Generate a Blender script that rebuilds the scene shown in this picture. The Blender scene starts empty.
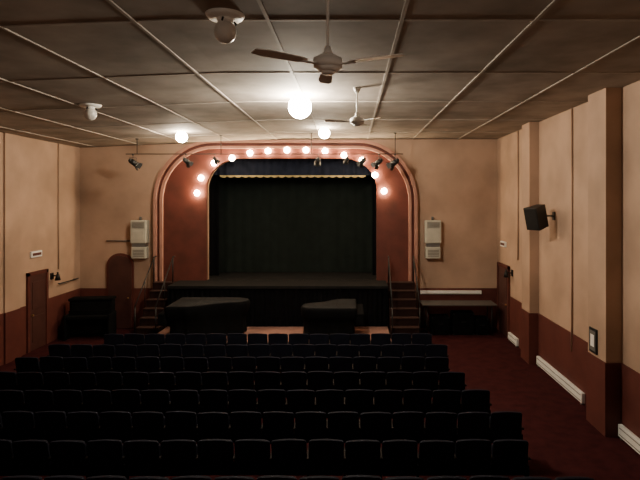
import bpy, bmesh, math, random
from mathutils import Matrix, Vector
random.seed(4)
COL = bpy.context.scene.collection
F=500.0; H=4.4
def PX(x,Y): return (x-350)*Y/F
def PZ(y,Y): return H-(y-200)*Y/F

# ------------------------------------------------------------------ materials
def mat(name, col, rough=0.6, col2=None, nscale=3.0, bump=0.0, bscale=40, metal=0.0, emit=None, estr=0, spec=0.5, detail=5, lo=.35, hi=.65):
    m=bpy.data.materials.new(name); m.use_nodes=True
    nt=m.node_tree; b=nt.nodes['Principled BSDF']
    b.inputs['Base Color'].default_value=(*col,1)
    b.inputs['Roughness'].default_value=rough
    b.inputs['Metallic'].default_value=metal
    b.inputs['Specular IOR Level'].default_value=spec
    tc=nt.nodes.new('ShaderNodeTexCoord')
    if col2:
        n=nt.nodes.new('ShaderNodeTexNoise'); n.inputs['Scale'].default_value=nscale; n.inputs['Detail'].default_value=detail
        r=nt.nodes.new('ShaderNodeValToRGB')
        r.color_ramp.elements[0].position=lo; r.color_ramp.elements[1].position=hi
        r.color_ramp.elements[0].color=(*col,1); r.color_ramp.elements[1].color=(*col2,1)
        nt.links.new(tc.outputs['Object'],n.inputs['Vector'])
        nt.links.new(n.outputs['Fac'],r.inputs['Fac'])
        nt.links.new(r.outputs['Color'],b.inputs['Base Color'])
    if bump:
        n2=nt.nodes.new('ShaderNodeTexNoise'); n2.inputs['Scale'].default_value=bscale
        bp=nt.nodes.new('ShaderNodeBump'); bp.inputs['Strength'].default_value=bump
        nt.links.new(tc.outputs['Object'],n2.inputs['Vector'])
        nt.links.new(n2.outputs['Fac'],bp.inputs['Height'])
        nt.links.new(bp.outputs['Normal'],b.inputs['Normal'])
    if emit:
        b.inputs['Emission Color'].default_value=(*emit,1); b.inputs['Emission Strength'].default_value=estr
    return m

M_wall=mat('peach_plaster',(.33,.215,.148),.75,(.47,.31,.215),.8,.12,60,detail=8,lo=.3,hi=.62)
M_dado=mat('maroon_dado_paint',(.085,.022,.017),.6,(.11,.030,.022),2,spec=.3)
M_ceil=mat('ceiling_board',(.19,.163,.138),.85,(.38,.33,.285),1.3,.15,30,detail=12,lo=.3,hi=.72)
M_batt=mat('batten_paint',(.30,.26,.22),.75,(.41,.36,.31),3)
M_carpet=mat('red_carpet',(.032,.008,.009),.95,(.050,.012,.013),4,.3,200,spec=.05)
M_wood=mat('stained_floorboards',(.23,.115,.09),.5,(.30,.16,.125),2)
M_red=mat('proscenium_red',(.080,.022,.015),.6,(.115,.03,.021),2,spec=.3)
M_pink=mat('proscenium_pink_trim',(.36,.18,.13),.6,(.42,.215,.16),3,spec=.3)
M_black=mat('black_cloth',(.003,.003,.0035),.95,(.005,.005,.006),6,.2,80,spec=.05)
M_curt=mat('dark_green_curtain',(.007,.010,.009),.9,(.010,.014,.0125),3,spec=.1)
M_val=mat('dark_blue_valance',(.008,.010,.019),.85,(.012,.015,.028),4,spec=.1)
M_gold=mat('gold_fringe',(.26,.20,.08),.6,(.38,.28,.12),30)
M_stage=mat('black_stage_floor',(.006,.006,.006),.8,(.010,.009,.009),4,spec=.15)
M_seat=mat('navy_seat_vinyl',(.007,.008,.016),.75,(.010,.012,.023),5,spec=.12)
M_seatm=mat('dark_seat_metal',(.006,.006,.009),.7,spec=.1)
M_arm=mat('seat_arm_wood',(.010,.008,.008),.7,(.014,.010,.009),8,spec=.1)
M_blk=mat('black_metal',(.012,.012,.012),.5,metal=.3)
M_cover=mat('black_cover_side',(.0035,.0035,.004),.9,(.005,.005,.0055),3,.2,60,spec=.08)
M_covtop_lit=mat('black_cover_lit_top',(.011,.011,.012),.75,(.016,.016,.017),3,.2,60,spec=.15)  # same black cover, painted lighter for the light caught on top
M_ttop=mat('grey_table_top',(.06,.055,.05),.5,(.08,.07,.065),4)
M_white=mat('white_enamel',(.80,.78,.74),.45,(.85,.83,.79),4)
M_cream=mat('cream_enamel',(.44,.42,.34),.5,(.50,.47,.38),4)
M_grey=mat('grey_grille',(.12,.11,.10),.6)
M_door=mat('maroon_door',(.05,.017,.014),.5,(.065,.023,.018),4)
M_brass=mat('brass',(.5,.33,.12),.35,metal=.9)
M_glassoff=mat('opal_glass',(.66,.63,.58),.3,(.72,.69,.64),4)
M_on=mat('lit_opal_glass',(1,.9,.75),.3,emit=(1,.88,.70),estr=420)
M_on2=mat('lit_opal_glass_dim',(1,.9,.75),.3,emit=(1,.85,.64),estr=210)
M_on3=mat('added_rear_fill_glass',(1,.9,.75),.3,emit=(1,.88,.74),estr=75)  # glow for the added fill globes at the rear
M_bulb=mat('lit_bulb',(1,.8,.6),.3,emit=(1,.74,.44),estr=170)
M_tread=mat('stair_tread_maroon',(.018,.008,.007),.85,(.025,.011,.009),5,spec=.1)
M_nose=mat('stair_nosing',(.035,.018,.015),.8,spec=.1)

# ------------------------------------------------------------------ builder
class B:
    def __init__(s,name,mats):
        s.name=name; s.mats=mats; s.bm=bmesh.new()
    def box(s,c,size,m=0,rot=None,bev=0):
        t=bmesh.new(); bmesh.ops.create_cube(t,size=1)
        bmesh.ops.scale(t,vec=size,verts=t.verts)
        if bev: bmesh.ops.bevel(t,geom=t.edges[:],offset=bev,segments=2,affect='EDGES',profile=.5)
        M=Matrix.Translation(c)@(rot.to_4x4() if rot else Matrix.Identity(4))
        s.merge(t,M,m)
    def b2(s,x0,x1,y0,y1,z0,z1,m=0,bev=0):
        s.box(((x0+x1)/2,(y0+y1)/2,(z0+z1)/2),(abs(x1-x0),abs(y1-y0),abs(z1-z0)),m,None,bev)
    def merge(s,t,M,m,smooth=False):
        bmesh.ops.transform(t,matrix=M,verts=t.verts)
        vm={v:s.bm.verts.new(v.co) for v in t.verts}
        for f in t.faces:
            try:
                nf=s.bm.faces.new([vm[v] for v in f.verts]); nf.material_index=m if m is not None else f.material_index; nf.smooth=smooth
            except ValueError: pass
        t.free()
    def cyl(s,p1,p2,r1,r2=None,m=0,seg=16,smooth=True):
        p1=Vector(p1);p2=Vector(p2); d=p2-p1
        if r2 is None: r2=r1
        t=bmesh.new()
        bmesh.ops.create_cone(t,cap_ends=True,segments=seg,radius1=r1,radius2=r2,depth=d.length)
        q=Vector((0,0,1)).rotation_difference(d.normalized()).to_matrix().to_4x4()
        s.merge(t,Matrix.Translation((p1+p2)/2)@q,m,smooth)
    def sph(s,c,r,m=0,sc=(1,1,1),seg=20):
        t=bmesh.new(); bmesh.ops.create_uvsphere(t,u_segments=seg,v_segments=seg//2+2,radius=r)
        s.merge(t,Matrix.Translation(c)@Matrix.Diagonal((*sc,1)),m,True)
    def prism(s,pts,depth,M=Matrix.Identity(4),m=0,bev=0):
        t=bmesh.new()
        a=[t.verts.new((p[0],-depth/2,p[1])) for p in pts]
        b=[t.verts.new((p[0],depth/2,p[1])) for p in pts]
        n=len(pts)
        t.faces.new(a); t.faces.new(b[::-1])
        for i in range(n):
            t.faces.new([a[(i+1)%n],a[i],b[i],b[(i+1)%n]])
        bmesh.ops.recalc_face_normals(t,faces=t.faces)
        if bev:
            es=[e for e in t.edges if (abs(e.verts[0].co.y-e.verts[1].co.y)<1e-6)]
            bmesh.ops.bevel(t,geom=es,offset=bev,segments=2,affect='EDGES',profile=.5)
        s.merge(t,M,m)
    def done(s,loc=(0,0,0),rotz=0,parent=None):
        bmesh.ops.recalc_face_normals(s.bm,faces=s.bm.faces)
        me=bpy.data.meshes.new(s.name); s.bm.to_mesh(me); s.bm.free()
        for m in s.mats: me.materials.append(m)
        o=bpy.data.objects.new(s.name,me); COL.objects.link(o)
        o.location=loc; o.rotation_euler=(0,0,rotz)
        if parent: o.parent=parent
        return o

def arch(x0,x1,z0,z1,rx,rz,n=14):
    p=[(x0,z0)]
    for i in range(n+1):
        a=math.pi-(math.pi/2)*i/n
        p.append((x0+rx+rx*math.cos(a), z1-rz+rz*math.sin(a)))
    for i in range(n+1):
        a=math.pi/2-(math.pi/2)*i/n
        p.append((x1-rx+rx*math.cos(a), z1-rz+rz*math.sin(a)))
    p.append((x1,z0))
    return p

def strip(name,outer,inner,y0,y1,material):
    bm=bmesh.new(); n=len(outer)
    rows=[]
    for (pts,y) in ((outer,y0),(inner,y0),(inner,y1),(outer,y1)):
        rows.append([bm.verts.new((p[0],y,p[1])) for p in pts])
    for r in range(4):
        A=rows[r];Bq=rows[(r+1)%4]
        for i in range(n-1):
            bm.faces.new([A[i],A[i+1],Bq[i+1],Bq[i]])
    bm.faces.new([rows[k][0] for k in range(4)]); bm.faces.new([rows[k][-1] for k in range(4)][::-1])
    bmesh.ops.recalc_face_normals(bm,faces=bm.faces)
    me=bpy.data.meshes.new(name); bm.to_mesh(me); bm.free(); me.materials.append(material)
    o=bpy.data.objects.new(name,me); COL.objects.link(o); return o

# ------------------------------------------------------------------ room
XL,XR,YB,YR=-9.29,5.06,17.2,-2.5
def cz(x): return 6.2+(x-XL)/(-2.1-XL)*.29 if x<-2.1 else 6.49
DADO=1.37
b=B('floor',[M_carpet]); b.b2(XL-.2,XR+.2,YR-.2,YB+.2,-.2,0); b.done()
b=B('ceiling',[M_ceil])
for xa,xb in ((XL-.2,-2.1),(-2.1,XR+.2)):
    t=bmesh.new()
    vs=[t.verts.new((x,y,cz(x)+dz)) for dz in (0,.15) for (x,y) in ((xa,YR-.2),(xb,YR-.2),(xb,YB+.2),(xa,YB+.2))]
    for q in ((0,1,2,3),(4,5,6,7),(0,1,5,4),(1,2,6,5),(2,3,7,6),(3,0,4,7)): t.faces.new([vs[i] for i in q])
    b.merge(t,Matrix.Identity(4),0)
b.done()
b=B('trim_ceiling_battens',[M_batt])
x=-8.7
while x<XR:
    b.b2(x-.022,x+.022,YR,YB-.02,cz(x)-.015,cz(x)+.01); x+=1.55
for y in (-1.4,1.0,3.4,5.8,8.2,10.6,13.0,15.4):
    for xa,xb in ((XL,-2.1),(-2.1,XR)):
        a=math.atan2(cz(xb)-cz(xa),xb-xa)
        b.box(((xa+xb)/2,y,(cz(xa)+cz(xb))/2-.002),(math.hypot(xb-xa,cz(xb)-cz(xa)),.05,.018),0,Matrix.Rotation(-a,3,'Y'))
b.done()
for nm,xa,xb,top in (('wall_left',XL-.2,XL,6.35),('wall_right',XR,XR+.2,6.6)):
    b=B(nm,[M_wall]); b.b2(xa,xb,YR,YB+.2,0,top)
    s=1 if nm=='wall_left' else -1
    face=XL if s==1 else XR
    zt=6.2 if s==1 else 6.49
    pil=((9.3,10.0,.30),(13.4,14.0,.25 if s==-1 else .05),(4.6,5.3,.30),(.2,.9,.3))
    for (ya,yb,d) in pil:
        b.b2(face-.01*s,face+d*s,ya,yb,0,zt)
    b.done()
    b=B('trim_dado_'+nm[5:],[M_dado])
    b.b2(face,face+.025*s,YR,(14.30 if s==1 else 15.75),0.001,DADO)
    b.b2(face,face+.025*s,(15.33 if s==1 else 17.02),YB-.01,0.001,DADO)
    for (ya,yb,d) in pil:
        b.b2(face,face+(d+.025)*s,ya-.02,yb+.02,0.001,DADO)
    b.done()
b=B('wall_rear',[M_wall]); b.b2(XL-.2,XR+.2,YR-.2,YR,0,6.7); b.done()
IN=(-4.92,.93,1.65,5.84,1.15,1.05)
inner=arch(*IN)
n=len(inner)
def rect_samples(x0,x1,z0,z1,inn):
    out=[]
    half=len(inn)//2
    for i,p in enumerate(inn):
        if i==0: out.append((x0,z0))
        elif i==len(inn)-1: out.append((x1,z0))
        elif i<half:
            f=(i-1)/(half-2)
            out.append((x0,p[1]) if f<.5 else (p[0],z1))
        else:
            f=(i-half)/(half-2)
            out.append((p[0],z1) if f<.5 else (x1,p[1]))
    return out
ri=rect_samples(XL-.2,XR+.2,1.65,6.7,inner)
h=len(inner)//2
kl=[i for i in range(h) if ri[i][0]==XL-.2][-1]; ri[kl]=(XL-.2,6.7)
kr=[i for i in range(h,n) if ri[i][0]==XR+.2][0]; ri[kr]=(XR+.2,6.7)
strip('wall_back',ri,inner,YB,YB+.25,M_wall)
b=B('wall_back_base',[M_wall]); b.b2(XL-.2,XR+.2,YB,YB+.25,0,1.65); b.done()
b=B('trim_dado_back',[M_dado]); 
b.b2(XL+.03,-6.72,YB-.03,YB,.001,DADO); b.b2(2.34,XR-.03,YB-.03,YB,.001,DADO); b.done()
# proscenium
OUT=(-6.67,2.29,1.37,6.44,2.0,2.05)
def ar(o,d): return arch(o[0]+d,o[1]-d,o[2],o[3]-d,o[4]-d*.9,o[5]-d*.9)
strip('proscenium_surround',ar(OUT,.28),arch(IN[0],IN[1],1.37,IN[3],IN[4],IN[5]),YB-.10,YB,M_red)
t1=strip('proscenium_arch_molding',ar(OUT,0),ar(OUT,.10),YB-.26,YB,M_pink)
t2=strip('molding_inner_bead',ar(OUT,.10),ar(OUT,.20),YB-.14,YB,M_red)
t3=strip('molding_third_bead',ar(OUT,.20),ar(OUT,.29),YB-.22,YB,M_pink)
t2.parent=t1; t3.parent=t1
t4=strip('opening_edge_trim',arch(IN[0]-.05,IN[1]+.05,1.66,IN[3]+.05,IN[4]+.05,IN[5]+.05),arch(IN[0]+.02,IN[1]-.02,1.66,IN[3]-.02,IN[4],IN[5]),YB-.12,YB+.02,M_red); t4.parent=t1
b=B('proscenium_light_bulbs',[M_bulb,M_brass])
BP=[(197,193),(201,178),(214,163),(232,158),(250,153),(268,151),(287,150),(306,150),(325,151),(344,155),(362,160),(375,175),(384,191)]
for (x,y) in BP:
    X=PX(x,17.0); Z=PZ(y,17.0)
    b.cyl((X,YB-.10,Z),(X,YB-.15,Z),.04,.035,1,12)
    b.sph((X,YB-.20,Z),.10,0,(1,.8,1),seg=12)
b.done()
b=B('stage_house_walls',[M_black])
b.b2(-7.2,-7.0,YB+.25,20.2,1.0,6.9); b.b2(3.0,3.2,YB+.25,20.2,1.0,6.9); b.b2(-7.2,3.2,20.2,20.4,1.0,6.9); b.b2(-7.2,3.2,YB+.25,20.4,6.9,7.0); b.done()
YS=16.0; XS0,XS1=-5.85,1.22
b=B('stage_platform',[M_stage,M_black,M_red])
b.b2(XS0,XS1,YS,YB,1.55,1.65,0,.01)
b.b2(IN[0]+.02,IN[1]-.02,YB,YB+.26,1.55,1.652)
b.b2(-6.98,2.98,YB+.26,20.18,1.5,1.65)
def pleat(b,x0,x1,y,z0,z1,m,amp=.03,per=.16,th=0):
    t=bmesh.new(); N=int((x1-x0)/per*6); lo=[];hi=[]
    for i in range(N+1):
        X=x0+(x1-x0)*i/N; a=2*math.pi*(x1-x0)/per*i/N
        yy=y+amp*math.sin(a)+amp*.5*math.sin(a*.37+1)
        lo.append(t.verts.new((X,yy-.01,z0))); hi.append(t.verts.new((X,y+amp*.6*math.sin(a)*.8,z1)))
    for i in range(N): t.faces.new([lo[i],lo[i+1],hi[i+1],hi[i]])
    b.merge(t,Matrix.Identity(4),m,True)
pleat(b,XS0,XS1,YS+.06,.02,1.56,1)
b.b2(XS0,XS0+.03,YS+.01,YB-.05,0.01,1.55,1); b.b2(XS1-.03,XS1,YS+.01,YB-.05,0.01,1.55,1)
b.b2(XS0,XS1,YS+.14,YS+.18,.01,1.55,1)
b.done()
b=B('stage_curtain',[M_curt]); pleat(b,-5.9,1.9,19.0,1.66,5.75,0,.018,.34); b.done()
b=B('stage_wing_curtain',[M_black]); pleat(b,-6.2,-4.75,18.2,1.66,6.3,0,.05,.3); b.done()
b=B('stage_wing_curtain',[M_black]); pleat(b,.82,2.2,18.2,1.66,6.3,0,.05,.3); b.done()
b=B('stage_valance',[M_val,M_gold])
pleat(b,-5.3,1.3,17.75,5.28,6.3,0,.03,.25)
N=20; xa,xb=-4.6,.55
for i in range(N):
    x0=xa+(xb-xa)*i/N; x1=xa+(xb-xa)*(i+1)/N
    pts=[(x0,5.27),(x1,5.27)]
    for k in range(7):
        f=k/6; pts.append((x1+(x0-x1)*f,5.24-.05*math.sin(math.pi*f)))
    b.prism(pts,.03,Matrix.Translation((0,17.68,0)),1)
b.done()
b=B('forestage_step',[M_wood]); b.b2(-5.85,1.2,14.1,YS-.005,0,.35,0,.01); b.done()

def stairs(x0,x1):
    b=B('stage_stairs',[M_tread,M_nose,M_blk])
    n=7; rise=1.65/n; d=.26; ytop=16.95
    for i in range(n):
        z=rise*(i+1); y0=ytop-.02-(n-i)*d
        b.b2(x0,x1,y0,ytop,z-rise+.012 if i==0 else z-rise,z-.03,0)
        b.b2(x0,x1,y0-.02,y0+d,z-.03,z,1)
    for X in (x0+.03,x1-.03):
        yf=ytop-n*d+.1
        b.cyl((X,yf,rise),(X,yf,rise+.9),.02,m=2,seg=10)
        b.cyl((X,ytop-.25,1.65),(X,ytop-.25,2.5),.022,m=2,seg=10)
        b.cyl((X,yf-.03,rise+.9),(X,ytop-.22,2.5),.018,m=2,seg=10)
        b.cyl((X,(yf+ytop-.25)/2,.95),(X,(yf+ytop-.25)/2,1.85),.013,m=2,seg=8)
        b.cyl((X,ytop-.25,2.5),(X,ytop-.05,2.5),.018,m=2,seg=10)
    b.done()
stairs(1.26,2.16); stairs(-6.58,-5.89)

def covered_piano(cx,cy,z0,L,W,flip,hh=1.0):
    """grand piano under a floor-length black cover"""
    b=B('covered_grand_piano',[M_cover,M_covtop_lit,M_blk])
    base=[(0,0),(0,W),(L*.62,W),(L*.86,W*.97),(L*.96,W*.88),(L,W*.74),(L*.98,W*.58),(L*.88,W*.46),(L*.74,W*.40),(L*.60,W*.32),(L*.48,W*.16),(L*.38,W*.05),(L*.28,0)]
    base=[(p[0]-L/2,p[1]-W/2) for p in base]
    pts=[]
    for i in range(len(base)):
        a=Vector(base[i]);c=Vector(base[(i+1)%len(base)]); k=max(1,int((c-a).length/.07))
        for j in range(k): pts.append(a+(c-a)*j/k)
    t=bmesh.new(); n=len(pts); rings=[]
    for (z,sc,amp) in ((.04,.90,.03),(.3,.88,.025),(.60,.88,.012),(.66,.96,.006),(.90,1.0,.003),(.975,.99,0),(1.0,.955,0)):
        ring=[]
        for i,p in enumerate(pts):
            w=amp*math.sin(i*1.15+.6*math.sin(i*.31)); d=p.normalized()
            ring.append(t.verts.new((p.x*sc+d.x*w,p.y*sc+d.y*w,z*hh+ (.012*math.sin(i*.5) if z<.1 else 0))))
        rings.append(ring)
    for a,c in zip(rings[:-1],rings[1:]):
        for i in range(n): t.faces.new([a[i],a[(i+1)%n],c[(i+1)%n],c[i]])
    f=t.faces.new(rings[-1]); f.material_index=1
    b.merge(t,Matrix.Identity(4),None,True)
    b.b2(-L/2-.2,-L/2+.04,-W/2+.02,W/2-.02,.45,.80,0,.04)
    b.box((-L*.14,0,1.003*hh),(.03,W*.92,.012),1,None,.004)
    for (x,y) in ((-L/2+.2,-W/2+.25),(-L/2+.2,W/2-.2),(L/2-.45,W*.22)):
        b.cyl((x,y,.0),(x,y,.12),.045,m=2,seg=12)
    b.done((cx,cy,z0),math.pi if flip else 0)
covered_piano(-4.18,15.0,.35,2.25,1.45,False)
covered_piano(-.62,15.0,.35,1.65,1.45,True,.95)

b=B('upright_piano',[M_cover,M_covtop_lit,M_brass])
b.b2(-.66,.66,.05,.42,.06,1.22,0,.08); b.b2(-.68,.68,.02,.45,1.16,1.26,0,.045)
b.b2(-.68,-.62,-.28,.42,0,.78,0,.02); b.b2(.62,.68,-.28,.42,0,.78,0,.02)
b.b2(-.62,.62,-.26,.1,.62,.74,0,.03); b.box((0,-.03,.80),(1.24,.03,.18),0)
b.box((0,.0,1.0),(1.1,.02,.3),0,Matrix.Rotation(-.15,3,'X'))
for k in (-.1,0,.1): b.box((k,-.02,.08),(.03,.16,.012),0)
b.done((-8.3,15.95,0),.12)

# ------------------------------------------------------------------ seats
def seat_outline(w,z0,z1,r,n=5):
    p=[(-w/2+.02,z0),(-w/2,z0+.06)]
    for i in range(n+1):
        a=math.pi-(math.pi/2)*i/n; p.append((-w/2+r+r*math.cos(a),z1-r+r*math.sin(a)))
    for i in range(1,4):
        f=i/4; p.append((-w/2+r+(w-2*r)*f, z1+.012*math.sin(math.pi*f)))
    for i in range(n+1):
        a=math.pi/2-(math.pi/2)*i/n; p.append((w/2-r+r*math.cos(a),z1-r+r*math.sin(a)))
    p+= [(w/2,z0+.06),(w/2-.02,z0)]
    return p
def seat_row(xr,xl,y,pitch=.54):
    b=B('theater_seat_row',[M_seat,M_seatm,M_arm])
    n=round((xr-xl)/pitch)
    for i in range(n):
        cx=xr-pitch/2-i*pitch
        tilt=-.17+random.uniform(-.03,.03)
        o=seat_outline(.515,-.27,.285,.04)
        Mx=Matrix.Translation((cx,y+.05,.60+random.uniform(-.008,.008)))@Matrix.Rotation(-tilt,4,'X')@Matrix.Rotation(random.uniform(-.02,.02),4,'Y')
        b.prism(o,.035,Mx,0,.006)
        o2=seat_outline(.47,-.24,.265,.045)
        b.prism(o2,.05,Mx@Matrix.Translation((0,.038,0)),0,.018)
        b.box((cx,y+.21,.52),(.44,.10,.40),0,Matrix.Rotation(-.12,3,'X'),.035)
    for i in range(n+1):
        cx=xr-i*pitch
        b.box((cx,y+.14,.30),(.03,.07,.58),1)
        b.box((cx,y+.14,.012),(.05,.30,.024),1)
        b.box((cx,y+.17,.40),(.025,.26,.20),1)
        b.box((cx,y+.17,.61),(.05,.34,.03),2,None,.01)
    b.done()
rows=[(6.33,3.12,-7.7),(7.3,2.62,-7.7),(8.27,2.86,-7.7),(9.24,2.60,-7.8),(10.21,2.36,-7.8),(11.18,2.22,-7.45),(12.15,2.38,-7.2),(13.12,2.16,-6.6)]
for y,xr,xl in rows: seat_row(xr,xl,y)

# ------------------------------------------------------------------ ceiling fixtures
def globe(x,y,lit):
    z=cz(x)
    e=B('ceiling_globe_light',[M_white,[M_glassoff,M_on,M_on2,M_on3][lit],M_blk])
    if lit in (1,2):
        R=.23 if lit==1 else .16
        e.cyl((0,0,0),(0,0,-.02),.10,.09,0,24); e.sph((0,0,-.01-R*.95),R,1,(1,1,1),28)
    else:
        e.cyl((0,0,0),(0,0,-.04),.22,.19,0,28); e.cyl((0,0,-.04),(0,0,-.09),.09,.085,0,20)
        e.sph((0,0,-.19),.125,1,(1,1,1.05),24)
    if not lit:
        for a in range(3):
            c=math.cos(a*2.1+.5);s=math.sin(a*2.1+.5)
            e.cyl((c*.10,s*.10,-.06),(c*.13,s*.13,-.10),.012,m=2,seg=8)
    e.done((x,y,z))
globe(-1.41,5.65,0); globe(-5.35,10.3,0); globe(-1.0,10.0,1); globe(-4.85,14.4,2); globe(-.74,14.4,2)
globe(-5.0,.6,3); globe(1.8,.6,3)  # unseen globes added behind the camera as fill light

def fan(x,y,zh,L,a0):
    root=bpy.data.objects.new('ceiling_fan',None); COL.objects.link(root); root.location=(x,y,zh)
    b=B('fan_body',[M_white,M_blk])
    top=cz(x)-zh
    b.cyl((0,0,top-.10),(0,0,top-.002),.035,.075,0,20)
    b.cyl((0,0,.08),(0,0,top-.05),.013,m=0,seg=12)
    b.cyl((0,0,.09),(0,0,.16),.045,.025,0,20)
    b.cyl((0,0,.05),(0,0,.09),.12,.06,0,28); b.cyl((0,0,-.03),(0,0,.05),.13,.13,0,28); b.cyl((0,0,-.07),(0,0,-.03),.07,.12,0,28)
    b.cyl((0,0,-.09),(0,0,-.07),.045,.07,0,20)
    b.done(parent=root)
    for k in range(3):
        a=math.radians(a0+120*k)
        b=B('fan_blade',[M_white])
        R=Matrix.Rotation(a,4,'Z')
        b.box((R@Vector((.19,0,-.01))),(.16,.035,.01),0,R.to_3x3())
        pts=[(.22,-.035),(.30,-.055),(L*.85,-.07),(L,-.045),(L,.045),(L*.85,.07),(.30,.055),(.22,.035)]
        Q=Matrix(((1,0,0,0),(0,0,1,0),(0,-1,0,0),(0,0,0,1)))
        b.prism(pts,.008,R@Matrix.Rotation(.12,4,'X')@Q,0)
        b.done(parent=root)
fan(-.2,4.5,5.62,.72,215)
fan(PX(357,9.3),9.3,5.86,.60,190)

YL=15.5; ZL=PZ(154,YL)
b=B('stage_lighting_bar',[M_blk])
b.cyl((-6.95,YL,ZL),(1.65,YL,ZL),.014,m=0,seg=10)
for x in (-6.6,-4.0,-1.2,1.4):
    b.cyl((x,YL,ZL),(x,YL,cz(x)-.002),.012,m=0,seg=8); b.cyl((x,YL,cz(x)-.03),(x,YL,cz(x)-.002),.05,m=0)
b.done()
def spot(px,az,el,s=1.0):
    X=PX(px,YL)
    b=B('stage_spotlight',[M_blk,M_glassoff,M_grey])
    b.box((0,0,-.02),(.05,.07,.07),0,None,.008); b.cyl((0,0,-.05),(0,0,-.14),.012,m=0,seg=8)
    b.box((0,0,-.14),(.24,.03,.012),0); b.box((-.12,0,-.23),(.01,.03,.19),0); b.box((.12,0,-.23),(.01,.03,.19),0)
    R=Matrix.Rotation(az,4,'Z')@Matrix.Rotation(el,4,'X')
    c=Vector((0,0,-.30))
    def P(v): return c+(R.to_3x3()@Vector(v))
    b.cyl(P((0,-.17,0)),P((0,-.10,0)),.05,.09,0,18); b.cyl(P((0,-.10,0)),P((0,.14,0)),.095,.105,0,20)
    b.cyl(P((0,.14,0)),P((0,.15,0)),.088,.088,1,20); b.cyl(P((0,.15,0)),P((0,.20,0)),.112,.112,0,20)
    for k in (-1,1):
        b.box(P((.13*k,.24,0)),(.01,.12,.2),0,R.to_3x3()@Matrix.Rotation(-.4*k,3,'Z'))
        b.box(P((0,.24,.13*k)),(.2,.12,.01),0,R.to_3x3()@Matrix.Rotation(.4*k,3,'X'))
    o=b.done((X,YL,ZL)); o.scale=(s,s,s)
for px,az,s in ((133,-.9,.85),(186,-.5,.7),(215,-.3,.55),(318,.2,.65),(347,.3,.55),(363,.6,.7),(379,.9,.8),(395,1.0,.85)):
    spot(px,az,-.6,s)

# ------------------------------------------------------------------ wall items
def wall_heater(px):
    X=PX(px,17.1)
    b=B('wall_heater',[M_cream,M_grey,M_white])
    b.b2(-.27,.27,-.30,0,0,.78,0,.03)
    for k in range(7): b.b2(-.21,.21,-.31,-.295,.52+k*.03,.535+k*.03,1)
    b.b2(-.2,.2,-.31,-.295,.12,.42,0,.005)
    b.b2(-.22,.22,-.26,0,-.12,0,1)
    b.b2(-.25,.25,-.28,0,-.52,-.12,0,.03)
    for k in range(5): b.b2(-.19,.19,-.29,-.275,-.44+k*.05,-.42+k*.05,1)
    b.cyl((.0,-.1,.78),(.0,-.1,.9),.04,m=1); 
    b.done((X,YB,PZ(243,17.1)))
wall_heater(140.5); wall_heater(432.5)
b=B('heater_supply_pipe',[M_grey]); z=PZ(241,17.1)
b.cyl((PX(106,17.1),YB-.05,z),(PX(132,17.1),YB-.05,z),.02,m=0); b.cyl((PX(106,17.1),YB-.05,z),(PX(106,17.1),YB,z),.02,m=0); b.done()

xa,xb=PX(107,17.15),PX(134,17.15)
b=B('door_1',[M_door,M_dado,M_brass])
b.prism(arch(xa,xb,.012,2.58,(xb-xa)/2,.42,10),.05,Matrix.Translation((0,YB-.055,0)),1)
b.prism(arch(xa+.07,xb-.07,.02,2.50,(xb-xa)/2-.07,.36,10),.04,Matrix.Translation((0,YB-.08,0)),0)
b.sph((xb-.17,YB-.13,1.05),.03,2); b.done()
def side_door(nm,X,s,ya,yb,top):
    b=B(nm,[M_door,M_dado,M_brass])
    b.b2(X,X+.07*s,ya-.1,ya,.012,top+.1,1); b.b2(X,X+.07*s,yb,yb+.1,.012,top+.1,1); b.b2(X,X+.07*s,ya-.1,yb+.1,top,top+.1,1)
    b.b2(X,X+.04*s,ya,yb,.012,top,0)
    for z0,z1 in ((.25,1.0),(1.2,top-.2)): b.b2(X+.035*s,X+.055*s,ya+.12,yb-.12,z0,z1,0,.008)
    b.sph((X+.09*s,ya+.08,1.05),.03,2); b.cyl((X+.04*s,ya+.08,1.05),(X+.09*s,ya+.08,1.05),.012,m=2); b.done()
side_door('door_2',XL,1,14.43,15.2,2.2); side_door('door_3',XR,-1,15.88,16.9,2.2)
def sign(X,s,y,z):
    b=B('exit_sign',[M_white,M_dado]); b.b2(X,X+.06*s,y-.25,y+.25,z-.09,z+.09,0,.01); b.b2(X+.055*s,X+.066*s,y-.2,y+.2,z-.04,z+.04,1); b.done()
sign(XL,1,14.75,PZ(254,14.75)); sign(XR,-1,16.4,PZ(244,16.4))
def wall_lamp(X,s,y,z):
    b=B('wall_sconce',[M_blk,M_grey]); b.box((X+.02*s,y,z),(.04,.14,.2),0,None,.008)
    b.cyl((X+.04*s,y,z),(X+.2*s,y,z+.02),.02,m=0); b.cyl((X+.2*s,y,z+.02),(X+.2*s,y,z+.12),.015,.03,0)
    b.cyl((X+.2*s,y,z-.13),(X+.2*s,y,z+.06),.09,.04,0); b.done()
wall_lamp(XL,1,15.55,PZ(276,15.55)); wall_lamp(XR,-1,15.55,PZ(273,15.55))
b=B('wall_handrail',[M_blk]); 
b.cyl((XL+.1,15.8,1.75),(XL+.1,16.9,1.75),.02,m=0)
for y in (15.9,16.8): b.cyl((XL,y,1.75),(XL+.1,y,1.75),.012,m=0)
b.done()
b=B('wall_loudspeaker',[M_blk,M_grey])
Q=Matrix(((1,0,0,0),(0,0,1,0),(0,-1,0,0),(0,0,0,1)))
R=Matrix.Rotation(math.radians(-62),4,'Z')@Matrix.Rotation(math.radians(14),4,'X')
b.prism([(-.2,-.24),(.2,-.24),(.13,.16),(-.13,.16)],.56,R@Q,0,.01)
b.box(R@Vector((0,-.245,0)),(.36,.012,.50),0,R.to_3x3())
b.cyl(R@Vector((0,.1,0)),(.42,0.1,.02),.02,m=0); b.box((.42,.1,.02),(.02,.14,.2),0)
b.done((XR-.43,12.3,PZ(217,12.2)))
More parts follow.
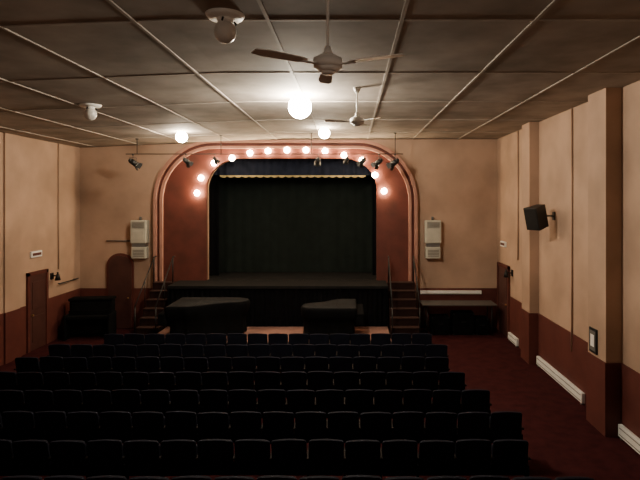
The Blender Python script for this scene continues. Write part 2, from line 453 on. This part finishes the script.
b=B('wall_conduit',[M_wall])
b.cyl((XR-.025,11.35,DADO-.4),(XR-.025,11.35,6.48),.022,m=0,seg=10)
b.cyl((XR-.025,15.0,2.6),(XR-.025,15.0,6.48),.022,m=0,seg=10); b.done()
b=B('wall_conduit',[M_wall]); b.cyl((XL+.025,15.9,2.2),(XL+.025,15.9,6.19),.022,m=0,seg=10); b.done()
b=B('framed_notice',[M_blk,M_white,M_grey])
Xp=XR-.30; b.b2(Xp-.03,Xp,9.60,9.90,1.42,1.90,0,.006); b.b2(Xp-.036,Xp-.028,9.64,9.86,1.47,1.85,2); b.b2(Xp-.040,Xp-.034,9.68,9.82,1.55,1.78,1); b.done()
def bh(ya,yb):
    b=B('baseboard_heater',[M_white,M_grey]); X=XR-.025
    b.b2(X-.08,X,ya,yb,.04,.26,0,.012); b.b2(X-.085,X-.078,ya+.05,yb-.05,.20,.215,1); b.b2(X-.085,X-.078,ya+.05,yb-.05,.08,.095,1)
    b.b2(X-.07,X,ya+.05,ya+.1,.0,.05,1); b.b2(X-.07,X,yb-.1,yb-.05,.0,.05,1); b.done()
bh(10.7,13.3); bh(7.2,9.25); bh(14.9,15.7)
b=B('wall_rail_heater',[M_white,M_grey]); b.b2(2.4,4.5,YB-.11,YB-.03,1.18,1.30,0,.01); b.b2(2.45,4.45,YB-.115,YB-.108,1.2,1.21,1); b.done()
b=B('folding_table',[M_ttop,M_blk])
b.b2(2.35,4.75,16.1,16.85,.98,1.02,0,.008)
for x in (2.5,4.6):
    for y in (16.2,16.75): b.cyl((x,y,.0),(x,y,.98),.018,m=1,seg=8)
    b.cyl((x,16.2,.3),(x,16.75,.3),.014,m=1,seg=8)
b.done()
for x,w,h2 in ((2.95,.6,.6),(3.7,.7,.72),(4.3,.42,.55)):
    b=B('equipment_case',[M_black,M_blk]); b.b2(x-w/2,x+w/2,16.25,16.7,.0,h2,0,.02)
    b.box((x,16.24,h2*.6),(.16,.02,.03),1); 
    for sx in (-1,1):
        for z in (.03,h2-.03): b.box((x+sx*(w/2-.03),16.245,z),(.05,.012,.05),1)
    b.done()

w=bpy.data.worlds.new('World'); bpy.context.scene.world=w; w.use_nodes=True
w.node_tree.nodes['Background'].inputs[0].default_value=(.02,.018,.016,1); w.node_tree.nodes['Background'].inputs[1].default_value=.3
cd=bpy.data.cameras.new('camera'); c=bpy.data.objects.new('camera',cd); COL.objects.link(c)
c.location=(0,0,H); c.rotation_euler=(math.pi/2,0,0)
cd.sensor_width=36; cd.lens=36*F/640; cd.shift_x=-30/640; cd.shift_y=-40/640
bpy.context.scene.camera=c
